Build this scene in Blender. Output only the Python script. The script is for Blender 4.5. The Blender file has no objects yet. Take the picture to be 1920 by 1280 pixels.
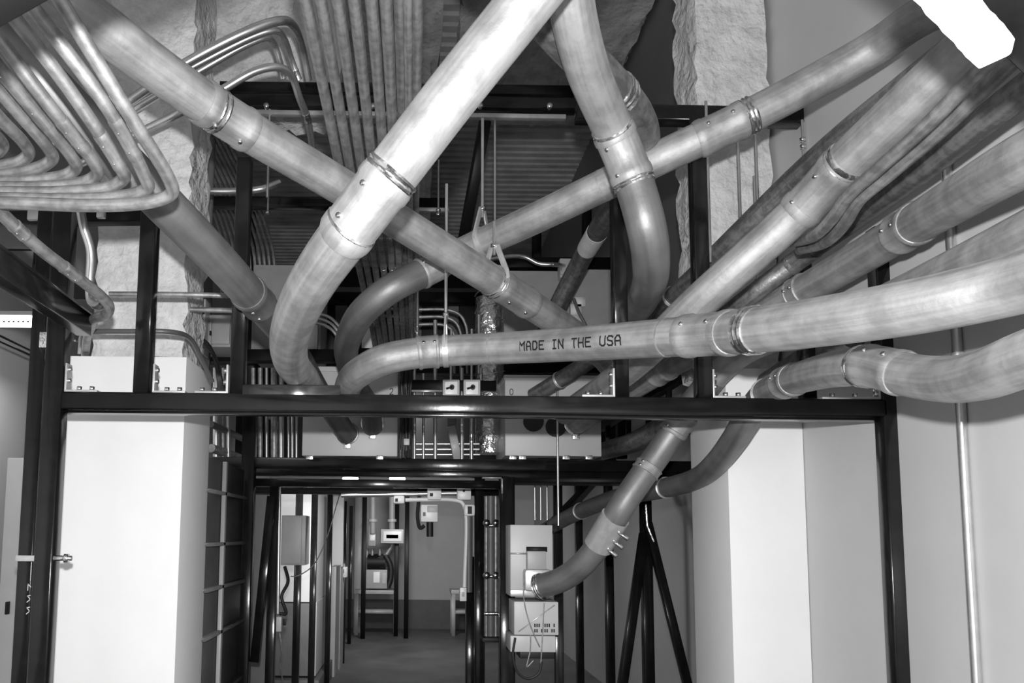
import bpy, bmesh, math, random
from mathutils import Vector, Matrix
random.seed(7)
SC = bpy.context.scene
COL = SC.collection
# ---------------------------------------------------------------- camera
F = 1500.0; PX = 775.0; PY = 850.0            # focal length and principal point, in 1920x1280 pixels
PITCH = math.atan(150.0 / F); ROLL = 0.0095
EYE = Vector((0, 0, 1.65))
cam = bpy.data.cameras.new('camera'); camo = bpy.data.objects.new('camera', cam); COL.objects.link(camo)
cam.sensor_width = 36; cam.sensor_fit = 'HORIZONTAL'; cam.lens = F * 36 / 1920
cam.shift_x = (960 - PX) / 1920; cam.shift_y = (PY - 640) / 1920
cam.clip_start = 0.05; cam.clip_end = 100
RM = (Matrix.Rotation(math.pi / 2 + PITCH, 3, 'X') @ Matrix.Rotation(ROLL, 3, 'Z'))
camo.matrix_world = Matrix.Translation(EYE) @ RM.to_4x4()
SC.camera = camo
SC.view_settings.view_transform = 'Standard'; SC.view_settings.look = 'None'
SC.view_settings.gamma = 1; SC.view_settings.use_curve_mapping = False
SC.view_settings.exposure = 0.0
# ---------------------------------------------------------------- world and lights
w = bpy.data.worlds.new('world'); SC.world = w; w.use_nodes = True
w.node_tree.nodes['Background'].inputs[0].default_value = (.8, .8, .8, 1)
w.node_tree.nodes['Background'].inputs[1].default_value = 0.2
def lamp(name, kind, loc, power, size=.1, rot=(0, 0, 0), size_y=None):
    l = bpy.data.lights.new(name, kind); o = bpy.data.objects.new(name, l); COL.objects.link(o)
    l.energy = power; o.location = loc; o.rotation_euler = rot
    if kind == 'AREA':
        l.size = size
        if size_y: l.shape = 'RECTANGLE'; l.size_y = size_y
    else: l.shadow_soft_size = size
    return o
lamp('camera_flash', 'POINT', EYE + Vector((.0, -.02, .145)), 425, .022)
lamp('corridor_light_near', 'AREA', (-.2, 6.0, 2.25), 75, .5, (1.05, 0, 0), .3)
lamp('corridor_light_far', 'AREA', (.0, 10.6, 2.35), 48, .5, (.8, 0, 0), .3)
lamp('aisle_light', 'AREA', (-2.2, 4.4, 2.6), 5, .3, size_y=1.0)

# ---------------------------------------------------------------- materials
def mat(name, col, metal=0., rough=.5, var=0., scale=6., bump=0., bscale=40., uv=None, rvar=0., spec=.5, coat=0., rp=(.36, .64)):
    m = bpy.data.materials.new(name); m.use_nodes = True
    nt = m.node_tree; N = nt.nodes; L = nt.links; b = N['Principled BSDF']
    b.inputs['Base Color'].default_value = (col, col, col, 1)
    b.inputs['Metallic'].default_value = metal; b.inputs['Roughness'].default_value = rough
    b.inputs['Specular IOR Level'].default_value = spec
    if coat: b.inputs['Coat Weight'].default_value = coat; b.inputs['Coat Roughness'].default_value = .15
    if var or bump or rvar:
        tc = N.new('ShaderNodeTexCoord')
        vec = tc.outputs['Object']
        n = N.new('ShaderNodeTexNoise'); n.inputs['Scale'].default_value = scale; n.inputs['Detail'].default_value = 5
        n.inputs['Roughness'].default_value = .65
        if uv:
            mp = N.new('ShaderNodeMapping'); mp.inputs['Scale'].default_value = (uv[0], uv[1], 1)
            L.new(tc.outputs['UV'], mp.inputs['Vector']); L.new(mp.outputs[0], n.inputs['Vector'])
            n.inputs['Scale'].default_value = 1
        else: L.new(vec, n.inputs['Vector'])
        if var:
            fac = n.outputs['Fac']
            if uv:
                n2 = N.new('ShaderNodeTexNoise'); n2.inputs['Scale'].default_value = scale; n2.inputs['Detail'].default_value = 6
                L.new(vec, n2.inputs['Vector'])
                mx = N.new('ShaderNodeMath'); mx.operation = 'ADD'; L.new(n.outputs['Fac'], mx.inputs[0]); L.new(n2.outputs['Fac'], mx.inputs[1])
                mh = N.new('ShaderNodeMath'); mh.operation = 'MULTIPLY'; mh.inputs[1].default_value = .5; L.new(mx.outputs[0], mh.inputs[0])
                fac = mh.outputs[0]
            r = N.new('ShaderNodeValToRGB'); e = r.color_ramp.elements
            lo = col * (1 - var); hi = min(1, col * (1 + var))
            e[0].position = rp[0]; e[0].color = (lo, lo, lo, 1); e[1].position = rp[1]; e[1].color = (hi, hi, hi, 1)
            L.new(fac, r.inputs[0]); L.new(r.outputs[0], b.inputs['Base Color'])
        if rvar:
            mr = N.new('ShaderNodeMapRange'); mr.inputs[1].default_value = .3; mr.inputs[2].default_value = .7
            mr.inputs[3].default_value = rough - rvar; mr.inputs[4].default_value = rough + rvar
            L.new(n.outputs['Fac'], mr.inputs[0]); L.new(mr.outputs[0], b.inputs['Roughness'])
        if bump:
            nb = N.new('ShaderNodeTexNoise'); nb.inputs['Scale'].default_value = bscale; nb.inputs['Detail'].default_value = 4
            L.new(vec, nb.inputs['Vector'])
            bp = N.new('ShaderNodeBump'); bp.inputs['Strength'].default_value = bump; bp.inputs['Distance'].default_value = .02
            L.new(nb.outputs['Fac'], bp.inputs['Height']); L.new(bp.outputs[0], b.inputs['Normal'])
    return m
def emis(name, s):
    m = mat(name, .9); b = m.node_tree.nodes['Principled BSDF']
    b.inputs['Emission Color'].default_value = (1, 1, 1, 1); b.inputs['Emission Strength'].default_value = s
    return m
GALV = mat('galvanised_steel', .36, .62, .62, .24, 16, .06, 70, uv=(13, 1.0), rvar=.1, rp=(.40, .60))
GALVM = mat('plain_steel_elbow', .22, .66, .52, .18, 10, .04, 70, uv=(10, 1.0), rvar=.08, rp=(.4, .6))
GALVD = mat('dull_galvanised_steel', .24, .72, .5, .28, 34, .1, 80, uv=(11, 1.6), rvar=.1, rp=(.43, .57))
EMT = mat('thin_conduit_steel', .60, .9, .3, .12, 20, 0, uv=(6, 2), rvar=.06)
EMTD = mat('weathered_conduit_steel', .31, .68, .5, .3, 30, .06, 90, uv=(6, 3), rvar=.08, rp=(.42, .58))
CHROME = mat('bright_zinc_fitting', .75, 1, .2, .1, 30, .1, 60)
BLACK = mat('black_painted_steel', .008, 0, .2, .3, 12, .02, 30, spec=.45)
BLACKM = mat('matt_black_steel', .006, 0, .5, spec=.3)
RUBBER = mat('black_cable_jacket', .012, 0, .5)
WHITE = mat('white_gypsum_board', .80, 0, .55, .02, 3)
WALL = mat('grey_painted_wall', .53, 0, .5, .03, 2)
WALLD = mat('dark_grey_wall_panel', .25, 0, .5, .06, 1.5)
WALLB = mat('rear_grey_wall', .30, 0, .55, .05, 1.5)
EMTO = mat('dim_conduit_steel', .27, .65, .5, .3, 30, .06, 90, uv=(6, 3), rvar=.08, rp=(.42, .58))
FOAM = mat('sprayed_fireproofing', .62, 0, .95, .12, 12, 1.0, 26)
FOAMD = mat('sprayed_deck_fireproofing', .62, 0, .95, .25, 3, .8, 16)
DECK = mat('ribbed_roof_deck', .55, .0, .55, .2, 2)
CONC = mat('worn_concrete_floor', .085, 0, .5, .25, 1.6, .05, 20)
GREY = mat('grey_enamel', .34, 0, .42, .06, 5)
GREYL = mat('light_grey_enamel', .46, 0, .42, .04, 5)
GREYD = mat('dark_grey_enamel', .12, 0, .45, .1, 5)
GREYK = mat('charcoal_sheet', .05, 0, .5, .15, 5)
PLASTIC = mat('white_plastic', .85, 0, .35)
PAPER = mat('white_paper_tag', .86, 0, .7, .04, 20, .2, 14)
INK = mat('black_ink', .008, 0, .6)
CHALK = mat('pale_marker', .55, 0, .8)
FOIL = mat('crinkled_foil', .75, 1, .22, .1, 10, 1., 22)
GLOW = emis('lit_lamp_diffuser', 6)
ZINC = mat('zinc_plate', .55, .55, .38, .1, 20)

# ---------------------------------------------------------------- geometry helpers
def P(x, y, z):                                # pixel + distance along the lens axis -> point in the room
    return EYE + RM @ Vector(((x - PX) / F * z, (PY - y) / F * z, -z))
def PYD(x, y, Y):                              # pixel + distance into the room -> point in the room
    d = RM @ Vector(((x - PX) / F, (PY - y) / F, -1)); return EYE + d * (Y / d.y)
def PIX(p):
    q = RM.transposed() @ (p - EYE); return (PX + q.x / -q.z * F, PY - q.y / -q.z * F)
WL = {}
def thing(name, label, cat, loc, group=None):
    o = bpy.data.objects.new(name, None); COL.objects.link(o); o.empty_display_size = .05
    o.location = loc; WL[o] = Vector(loc); o['label'] = label; o['category'] = cat
    if group: o['group'] = group
    return o
def obj(name, bm, m, parent=None, label=None, cat=None, group=None, kind=None, smooth=True):
    bm.normal_update()
    for e in bm.edges:
        if len(e.link_faces) == 2 and e.calc_face_angle(0) > .66: e.smooth = False
    vs = [v.co for v in bm.verts]
    lo = Vector((min(v[i] for v in vs) for i in range(3))); hi = Vector((max(v[i] for v in vs) for i in range(3)))
    c = (lo + hi) / 2
    if parent is None and kind != 'structure': c.z = lo.z
    for v in bm.verts: v.co -= c
    me = bpy.data.meshes.new(name); bm.to_mesh(me); bm.free()
    me.materials.append(m)
    if smooth:
        me.polygons.foreach_set('use_smooth', [True] * len(me.polygons))
    o = bpy.data.objects.new(name, me); COL.objects.link(o)
    o.location = c - (WL[parent] if parent else Vector()); WL[o] = c
    if parent: o.parent = parent
    if label: o['label'] = label
    if cat: o['category'] = cat
    if group: o['group'] = group
    if kind: o['kind'] = kind
    return o
def NB():
    return bmesh.new()
def circ(n): return [(math.cos(2 * math.pi * i / n), math.sin(2 * math.pi * i / n)) for i in range(n)]
def rsq(a, b, r=.12):                          # rounded rectangle, half sizes a, b
    out = []; r = r * min(a, b)
    for cx, cy, s in ((a - r, b - r, 0), (-a + r, b - r, 90), (-a + r, -b + r, 180), (a - r, -b + r, 270)):
        for k in (0, 45, 90):
            t = math.radians(s + k); out.append((cx + r * math.cos(t), cy + r * math.sin(t)))
    return out
def spline(pts, n=8):
    if len(pts) < 3: return [Vector(p) for p in pts]
    p = [2 * pts[0] - pts[1]] + list(pts) + [2 * pts[-1] - pts[-2]]; out = []
    for i in range(1, len(p) - 2):
        a, b, c, d = p[i - 1], p[i], p[i + 1], p[i + 2]
        t0 = 0.; t1 = t0 + max(1e-5, (b - a).length) ** .5; t2 = t1 + max(1e-5, (c - b).length) ** .5; t3 = t2 + max(1e-5, (d - c).length) ** .5
        for k in range(n):
            t = t1 + (t2 - t1) * k / n
            A1 = a * ((t1 - t) / (t1 - t0)) + b * ((t - t0) / (t1 - t0)); A2 = b * ((t2 - t) / (t2 - t1)) + c * ((t - t1) / (t2 - t1))
            A3 = c * ((t3 - t) / (t3 - t2)) + d * ((t - t2) / (t3 - t2))
            B1 = A1 * ((t2 - t) / (t2 - t0)) + A2 * ((t - t0) / (t2 - t0)); B2 = A2 * ((t3 - t) / (t3 - t1)) + A3 * ((t - t1) / (t3 - t1))
            out.append(B1 * ((t2 - t) / (t2 - t1)) + B2 * ((t - t1) / (t2 - t1)))
    out.append(pts[-1].copy()); return out
def sweep(bm, pts, prof, up=None, radii=None, cap=True, hard=False):
    uvl = bm.loops.layers.uv.verify(); n = len(prof); rings = []; ln = 0; L = []
    T = []
    for i in range(len(pts)):
        t = pts[min(i + 1, len(pts) - 1)] - pts[max(i - 1, 0)]; T.append(t.normalized())
    if up is None: up = Vector((0, 0, 1)) if abs(T[0].z) < .9 else Vector((0, 1, 0))
    nrm = (up - T[0] * up.dot(T[0])).normalized()
    for i, p in enumerate(pts):
        nrm = (nrm - T[i] * nrm.dot(T[i])).normalized(); b = T[i].cross(nrm)
        if i: ln += (pts[i] - pts[i - 1]).length
        L.append(ln); k = radii[i] if radii else 1
        rings.append([bm.verts.new(p + b * (x * k) + nrm * (y * k)) for x, y in prof])
    for i in range(len(rings) - 1):
        for j in range(n):
            f = bm.faces.new((rings[i][j], rings[i][(j + 1) % n], rings[i + 1][(j + 1) % n], rings[i + 1][j]))
            uv = ((j / n, L[i]), ((j + 1) / n, L[i]), ((j + 1) / n, L[i + 1]), (j / n, L[i + 1]))
            for l, q in zip(f.loops, uv): l[uvl].uv = q
    if hard:
        for i in range(len(rings) - 1):
            for j in range(n):
                e = bm.edges.get((rings[i][j], rings[i + 1][j]))
                if e: e.smooth = False
    if cap:
        try: bm.faces.new(rings[0][::-1]); bm.faces.new(rings[-1])
        except ValueError: pass
    return bm
def tube(bm, pts, r, n=14): return sweep(bm, [Vector(p) for p in pts], [(x * r, y * r) for x, y in circ(n)])
def bar(bm, p0, p1, w, h=None, up=None, r=.18):
    h = h or w
    return sweep(bm, [Vector(p0), Vector(p1)], rsq(w / 2, h / 2, r), up, hard=True)
def box(bm, lo, hi, bev=0.):
    lo, hi = Vector(lo), Vector(hi); c = (lo + hi) / 2
    r = bmesh.ops.create_cube(bm, size=1); vs = r['verts']
    for v in vs: v.co = Vector((v.co.x * (hi.x - lo.x), v.co.y * (hi.y - lo.y), v.co.z * (hi.z - lo.z))) + c
    if bev:
        es = {e for v in vs for e in v.link_edges}
        bmesh.ops.bevel(bm, geom=list(es), offset=bev, segments=2, affect='EDGES', profile=.6)
    return bm
def disc(bm, c, axis, r, h, n=16): return tube(bm, [Vector(c) - Vector(axis) * h / 2, Vector(c) + Vector(axis) * h / 2], r, n)
def boxp(x0, y0, x1, y1, Y, dep, bev=.004):    # box whose front face covers a rectangle seen at distance Y
    a = PYD(x0, y1, Y); b = PYD(x1, y0, Y); return box(NB(), (a.x, Y, a.z), (b.x, Y + dep, b.z), bev)
def struct(name, bm, m): return obj(name, bm, m, kind='structure', smooth=False)
def slab(lo, hi): return box(NB(), lo, hi)

# ---------------------------------------------------------------- the room
XR = 1.66; XRR = 2.15; XL = -2.55; ZC = 6.5; YB = 14.2
struct('floor', slab((-4, -2, -.2), (4, YB + .3, 0)), CONC)
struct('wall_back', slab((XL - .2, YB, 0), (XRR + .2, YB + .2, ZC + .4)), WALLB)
struct('wall_left', slab((XL - .2, -1.5, 0), (XL, YB, ZC + .4)), WALL)
struct('wall_right', slab((XR, -1.5, 0), (XR + .2, 3.84, ZC + .4)), WALL)
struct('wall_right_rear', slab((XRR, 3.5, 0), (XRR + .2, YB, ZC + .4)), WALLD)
bm = NB()                                       # ribbed roof deck
ys = []; y = 1.0
while y < YB + .1:
    ys += [(y, 0), (y + .09, 0), (y + .105, .045), (y + .145, .045)]; y += .16
va = [bm.verts.new((XL - .2, a, ZC + b)) for a, b in ys]; vb = [bm.verts.new((XRR + .2, a, ZC + b)) for a, b in ys]
vc = [bm.verts.new((XL - .2, a, ZC + .12)) for a, b in ys]; vd = [bm.verts.new((XRR + .2, a, ZC + .12)) for a, b in ys]
for i in range(len(ys) - 1):
    bm.faces.new((va[i], va[i + 1], vb[i + 1], vb[i])); bm.faces.new((vc[i], vd[i], vd[i + 1], vc[i + 1]))
struct('ceiling', bm, DECK)

# foam-coated columns, with board casings round their feet
def rough_box(lo, hi, n=.012, step=.07):
    bm = box(NB(), lo, hi)
    bmesh.ops.subdivide_edges(bm, edges=list(bm.edges), cuts=6, use_grid_fill=True)
    long = [e for e in bm.edges if e.calc_length() > step * 1.6]
    if long: bmesh.ops.subdivide_edges(bm, edges=long, cuts=5, use_grid_fill=True)
    for v in bm.verts: v.co += Vector((random.uniform(-n, n), random.uniform(-n, n), random.uniform(-n, n)))
    return bm
def casing(x0, x1, Y0, Y1, ztop, label):
    obj('column_casing', box(NB(), (x0, Y0, 0), (x1, Y1, ztop), .004), WHITE, None, label, 'column casing', 'white column casings')
casing(-1.50, PYD(346, 776, 3.30).x, 3.30, 3.72, PYD(250, 668, 3.30).z, 'white boxed column casing behind the left end of the black crossbeam')
casing(PYD(1365, 881, 3.38).x, XR - .002, 3.38, 3.83, PYD(1365, 690, 3.38).z, 'white boxed column casing in the right wall, seen through the black frame')
def foam_column(x0, x1, Y0, Y1, z0, z1, label):
    bm = rough_box((x0, Y0, z0), (x1, Y1, z1), .013)
    t = obj('fireproofed_column', bm, FOAM, None, label, 'column', 'spray-coated steel columns')
    return t
a = PYD(183, 560, 3.38); b = PYD(350, 560, 3.38)
foam_column(a.x, b.x, 3.36, 3.68, PYD(250, 668, 3.30).z + .002, 4.6, 'rough foam-sprayed steel column rising from the left white casing')
a = PYD(1308, 300, 3.54); b = PYD(1446, 300, 3.54)
foam_column(a.x, XR - .02, 3.54, 3.82, PYD(1365, 690, 3.38).z + .002, 5.2, 'rough foam-sprayed steel column rising from the right white casing')
def foam_beam(lo, hi, label, m=FOAMD, n=.02):
    obj('fireproofed_beam', rough_box(lo, hi, n, .12), m, None, label, 'beam', 'spray-coated roof beams')
foam_beam((-.04, 4.4, 6.0), (.2, 13.8, 6.48), 'rough foam-sprayed roof beam running overhead above the middle conduits')
foam_beam((.4, 4.0, 6.40), (2.1, 8.9, 6.5), 'wide foam-coated roof slab along the top of the right upper wall')
foam_beam((-2.50, 4.25, 4.05), (-.42, 4.6, 4.75), 'rough foam-sprayed cross beam behind the bent bright conduits', FOAM)

# ---------------------------------------------------------------- conduits
R4 = .057
def path_w(pts, od=.114, n=10):                 # (x, y, apparent width) along a round pipe of a known diameter
    q = [P(x, y, F * od / wd) for x, y, wd in pts]
    d = (q[0] - q[1]).normalized() * 1.3            # carry the run on past the edge of the view, staying inside the wall
    e = q[0] + d
    if e.x > 1.58: e.x = 1.58
    return spline([e] + q, n)
def path_z(pts, n=8): return spline([P(*p) for p in pts], n)
def cum(path):
    s = [0.]
    for a, b in zip(path, path[1:]): s.append(s[-1] + (b - a).length)
    return s
def at_s(path, s, S):
    s = max(0, min(S[-1] - 1e-6, s))
    for i in range(len(S) - 1):
        if S[i + 1] >= s:
            k = (s - S[i]) / max(1e-9, S[i + 1] - S[i]); p = path[i].lerp(path[i + 1], k)
            return p, (path[i + 1] - path[i]).normalized()
    return path[-1], (path[-1] - path[-2]).normalized()
def near_s(path, x, y):
    S = cum(path); best = None; n = 400
    for i in range(n):
        s = S[-1] * i / (n - 1); p, t = at_s(path, s, S); q = PIX(p); d = (q[0] - x) ** 2 + (q[1] - y) ** 2
        if best is None or d < best[0]: best = (d, s)
    return best[1], S
def sleeve(path, s, S, r, L, prof, m, parent, name='coupling', n=24):
    pts = []; rad = []
    for f, k in prof:
        p, t = at_s(path, s + (f - .5) * L, S); pts.append(p); rad.append(r * k)
    return obj(name, sweep(NB(), pts, circ(n), None, rad), m, parent)
CPROF = [(0, 1.0), (.0, 1.05), (.06, 1.11), (.16, 1.11), (.2, 1.055), (.5, 1.05), (.8, 1.055), (.84, 1.11), (.94, 1.11), (1, 1.05), (1.0, 1.0)]
RPROF = [(0, 1.0), (0, 1.06), (.15, 1.1), (.3, 1.05), (.4, 1.05), (.5, 1.1), (.65, 1.05), (.75, 1.05), (.88, 1.1), (1, 1.06), (1, 1.0)]
def conduit(label, path, r, m=GALV, couplings=(), cat='conduit', group=None, rings=(), seams=(), n=28, name='steel_conduit', split=None):
    t = thing(name, label, cat, path[len(path) // 2], group)
    prof = [(x * r, y * r) for x, y in circ(n)]
    if split:
        k = min(range(len(path)), key=lambda i: (PIX(path[i])[0] - split[0]) ** 2 + (PIX(path[i])[1] - split[1]) ** 2)
        obj('pipe', sweep(NB(), path[:k + 1], prof), m, t); obj('elbow', sweep(NB(), path[k:], prof), GALVM, t, 'duller steel elbow')
    else: obj('pipe', sweep(NB(), path, prof), m, t)
    for x, y, L in couplings:
        s, S = near_s(path, x, y); c = sleeve(path, s, S, r, L, CPROF, m, t)
        p, tt = at_s(path, s - L * .25, S); v = (EYE - p); v = (v - tt * v.dot(tt)).normalized()
        side = tt.cross(v)
        for off in (-.25, .25):
            p2, t2 = at_s(path, s + L * off, S); nn = (v * .8 + side * .55).normalized()
            obj('set_screw', disc(NB(), p2 + nn * r * 1.08, nn, r * .11, r * .16, 8), CHROME, c)
    for x, y, L in rings:
        s, S = near_s(path, x, y); sleeve(path, s, S, r, L, RPROF, CHROME, t, 'compression_ring')
    for x, y in seams:
        s, S = near_s(path, x, y); sleeve(path, s, S, r, .006, [(0, 1), (0, 1.02), (1, 1.02), (1, 1)], m, t, 'pipe_joint')
    return t
A_ = path_w([(1075, -108, 106), (990, 0, 104), (850, 175, 102), (720, 345, 100), (650, 437, 97), (585, 530, 88), (545, 620, 76), (545, 675, 66), (572, 712, 55), (590, 738, 47), (598, 752, 39)])
conduit('thickest near steel conduit sweeping from top middle down to a shiny elbow at left', A_, R4, GALV, [(690, 390, .17)], rings=[(733, 330, .035), (655, 432, .03)])
C_ = path_w([(2080, 478, 136), (1920, 528, 118), (1760, 566, 108), (1600, 594, 98), (1415, 619, 85), (1340, 626, 78), (1150, 640, 68), (991, 650, 61), (850, 657, 58), (780, 662, 58), (720, 674, 58), (675, 697, 56), (652, 726, 50), (654, 750, 43), (662, 764, 38)])
CC = conduit('long near steel conduit printed MADE IN THE USA crossing the right half', C_, R4, GALV, [(1335, 627, .20), (800, 661, .08)], rings=[(1412, 619, .04)], seams=[(1253, 632), (925, 653)])
D_ = path_w([(1830, -22, 78), (1720, 35, 72), (1640, 90, 68), (1530, 152, 66), (1400, 220, 65), (1250, 290, 63), (1000, 411, 57), (880, 466, 54), (800, 508, 54), (735, 540, 55), (685, 580, 54), (655, 630, 50), (652, 680, 43), (668, 722, 40), (694, 765, 38), (699, 803, 37)])
conduit('steel conduit rising from a dark left elbow to the upper right corner', D_, R4, GALV, [(1355, 243, .16), (805, 506, .10)], rings=[(1400, 220, .035)], seams=[(1130, 350)], split=(802, 508))
F_ = path_w([(20, -70, 100), (150, 22, 92), (325, 152, 82), (440, 230, 76), (635, 347, 68), (870, 492, 60), (1020, 588, 53), (1110, 650, 47), (1150, 700, 42), (1130, 750, 36), (1060, 800, 32)])
conduit('straight steel conduit slanting from the top left corner down to behind the printed one', F_, R4, GALV, [(425, 222, .17), (965, 553, .22)], rings=[(400, 205, .045), (925, 528, .03)])
L_ = path_w([(60, 130, 88), (180, 253, 84), (320, 395, 77), (400, 477, 71), (455, 537, 66), (505, 592, 58), (560, 668, 46), (605, 745, 41), (652, 815, 38)])
conduit('steel conduit slanting down from under the left bundle to the numbered box', L_, R4, GALVM, [(475, 562, .16)])
E_ = path_w([(1062, -90, 90), (1072, 10, 86), (1100, 125, 80), (1150, 245, 73), (1186, 335, 72), (1213, 430, 72), (1221, 500, 68), (1207, 558, 58), (1178, 600, 48), (1140, 640, 40)])
conduit('S-shaped steel conduit hanging down from the top right of middle to a shiny elbow', E_, R4, GALV, [(1168, 292, .16)], rings=[(1150, 250, .04), (1188, 340, .04)], split=(1188, 342))
G_ = path_w([(960, -40, 84), (1060, 75, 78), (1152, 168, 72), (1190, 216, 68), (1206, 265, 62), (1192, 325, 54), (1145, 395, 44), (1090, 487, 36), (1040, 585, 34), (1015, 640, 33)])
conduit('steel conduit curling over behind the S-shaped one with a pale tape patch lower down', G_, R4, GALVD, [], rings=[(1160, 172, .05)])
s, S = near_s(G_, 1113, 450); sleeve(G_, s, S, R4, .3, [(0, 1), (0, 1.02), (1, 1.02), (1, 1)], PAPER, bpy.data.objects['steel_conduit.006'], 'tape_wrap')
H_ = path_w([(1840, 55, 66), (1690, 172, 57), (1590, 250, 52), (1490, 338, 47), (1370, 455, 43), (1290, 532, 39), (1180, 622, 32), (1100, 680, 31), (1000, 742, 29)], .089)
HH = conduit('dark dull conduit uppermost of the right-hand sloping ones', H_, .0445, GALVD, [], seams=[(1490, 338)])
I_ = path_w([(1880, 30, 96), (1720, 178, 86), (1580, 310, 77), (1510, 385, 73), (1300, 575, 66), (1180, 690, 55), (1060, 775, 42)])
conduit('broad steel conduit on the right with a taped coupling and a bracelet of bright rings', I_, R4, GALV, [(1538, 355, .19)], rings=[(1578, 312, .05)])
K_ = path_w([(1990, 115, 64), (1860, 215, 57), (1740, 310, 50), (1600, 412, 42), (1506, 480, 38), (1400, 560, 36), (1300, 640, 31), (1150, 745, 23)], .073)
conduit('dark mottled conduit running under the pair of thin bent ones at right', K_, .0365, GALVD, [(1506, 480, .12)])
J_ = path_w([(2040, 238, 116), (1920, 300, 104), (1790, 376, 86), (1700, 430, 74), (1600, 490, 65), (1480, 560, 58), (1365, 625, 53), (1250, 690, 46), (1080, 795, 37)])
conduit('right-hand steel conduit with a dark coupling, passing behind the printed one', J_, R4, GALV, [(1705, 428, .13), (1500, 548, .06), (1240, 694, .12)])
M_ = path_w([(2040, 388, 112), (1920, 448, 100), (1800, 506, 88), (1680, 562, 76), (1590, 602, 68), (1500, 626, 60), (1430, 640, 54), (1370, 675, 52), (1308, 745, 50), (1240, 842, 49), (1165, 950, 49), (1135, 1003, 48), (1095, 1055, 47), (1055, 1085, 46), (1010, 1100, 45)])
M4 = conduit('steel conduit dropping steeply under the crossbeam to the port of the grey enclosure', M_, R4, GALV, [(1275, 795, .10), (1215, 880, .04)], split=(1340, 705))
s, S = near_s(M_, 1140, 996); fc = sleeve(M_, s, S, R4, .17, [(0, 1), (0, 1.13), (1, 1.13), (1, 1)], ZINC, M4, 'bolted_clamp')
for k in range(3):
    p, t = at_s(M_, s + (k - 1) * .05, S); v = (EYE - p).normalized(); v = (v - t * v.dot(t)).normalized(); sd = t.cross(v)
    if sd.x < 0: sd = -sd
    obj('clamp_bolt', disc(NB(), p + (sd * .75 + v * .66) * .075, (sd * .9 + v * .3).normalized(), .009, .07, 8), CHROME, fc)
N_ = path_w([(2060, 625, 122), (1920, 674, 106), (1850, 700, 97), (1780, 711, 88), (1705, 703, 81), (1640, 687, 76), (1580, 690, 70), (1520, 702, 62), (1462, 722, 55), (1425, 748, 51), (1400, 785, 50), (1378, 822, 48), (1345, 866, 45), (1300, 900, 40), (1240, 916, 37), (1160, 932, 33), (1080, 962, 29), (1010, 1000, 26)], .101)
NN = conduit('lowest steel conduit on the right wall, wavy, then bending down behind the crossbeam', N_, .0505, GALV, [(1655, 690, .15), (1480, 716, .12)], rings=[(1622, 685, .03)], split=(1440, 736))

# printed text on the pipe
LET = {'M': ([(0, 0), (0, 1.6), (.5, .9), (1, 1.6), (1, 0)],), 'A': ([(0, 0), (0, 1.1), (.3, 1.6), (.7, 1.6), (1, 1.1), (1, 0)], [(0, .7), (1, .7)]),
       'D': ([(0, 0), (0, 1.6), (.65, 1.6), (1, 1.2), (1, .4), (.65, 0), (0, 0)],), 'E': ([(1, 0), (0, 0), (0, 1.6), (1, 1.6)], [(0, .85), (.8, .85)]),
       'I': ([(.2, 0), (.8, 0)], [(.5, 0), (.5, 1.6)], [(.2, 1.6), (.8, 1.6)]), 'N': ([(0, 0), (0, 1.6), (1, 0), (1, 1.6)],),
       'T': ([(.5, 0), (.5, 1.6)], [(0, 1.6), (1, 1.6)]), 'H': ([(0, 0), (0, 1.6)], [(1, 0), (1, 1.6)], [(0, .8), (1, .8)]),
       'U': ([(0, 1.6), (0, .3), (.3, 0), (.7, 0), (1, .3), (1, 1.6)],), 'S': ([(1, 1.4), (.75, 1.6), (.2, 1.6), (0, 1.3), (.1, .9), (.9, .7), (1, .3), (.8, 0), (.2, 0), (0, .2)],),
       '2': ([(0, 1.3), (.3, 1.6), (.75, 1.6), (1, 1.25), (.85, .8), (0, 0), (1, 0)],), '0': ([(.3, 0), (.7, 0), (1, .4), (1, 1.2), (.7, 1.6), (.3, 1.6), (0, 1.2), (0, .4), (.3, 0)],)}
s0, S = near_s(C_, 991, 650); s1, _ = near_s(C_, 1189, 637)
if s0 > s1: dirn = -1
else: dirn = 1
txt = 'MADE IN THE USA'; cell = abs(s1 - s0) / (len(txt) - .33); lw = cell * .67; hu = .028 / 1.6
bm = NB()
def onpipe(sx, h):
    p, t = at_s(C_, s0 + dirn * sx, S); v = EYE - p; v = (v - t * v.dot(t)).normalized(); u = Vector((0, 0, 1)); u = (u - t * u.dot(t) - v * u.dot(v)).normalized()
    a = h / R4; return p + (v * math.cos(a) + u * math.sin(a)) * (R4 + .0009)
def stroke(bm, a, b, th, fn):
    d = Vector((b[0] - a[0], b[1] - a[1])); ln = d.length; d.normalize(); nn = Vector((-d.y, d.x)) * th / 2
    e = d * th / 2; k = max(2, int(ln / .006)); prev = None
    for i in range(k + 1):
        q = Vector(a) - e + (Vector(b) - Vector(a) + 2 * e) * (i / k)
        cur = (bm.verts.new(fn(q.x + nn.x, q.y + nn.y)), bm.verts.new(fn(q.x - nn.x, q.y - nn.y)))
        if prev: bm.faces.new((prev[0], cur[0], cur[1], prev[1]))
        prev = cur
for i, ch in enumerate(txt):
    for ln in LET.get(ch, ()):
        for a, b in zip(ln, ln[1:]):
            stroke(bm, (i * cell + a[0] * lw, a[1] * hu - .0105), (i * cell + b[0] * lw, b[1] * hu - .0105), .0054, onpipe)
obj('printed_lettering', bm, INK, CC, 'black dot-style lettering MADE IN THE USA')

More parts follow.
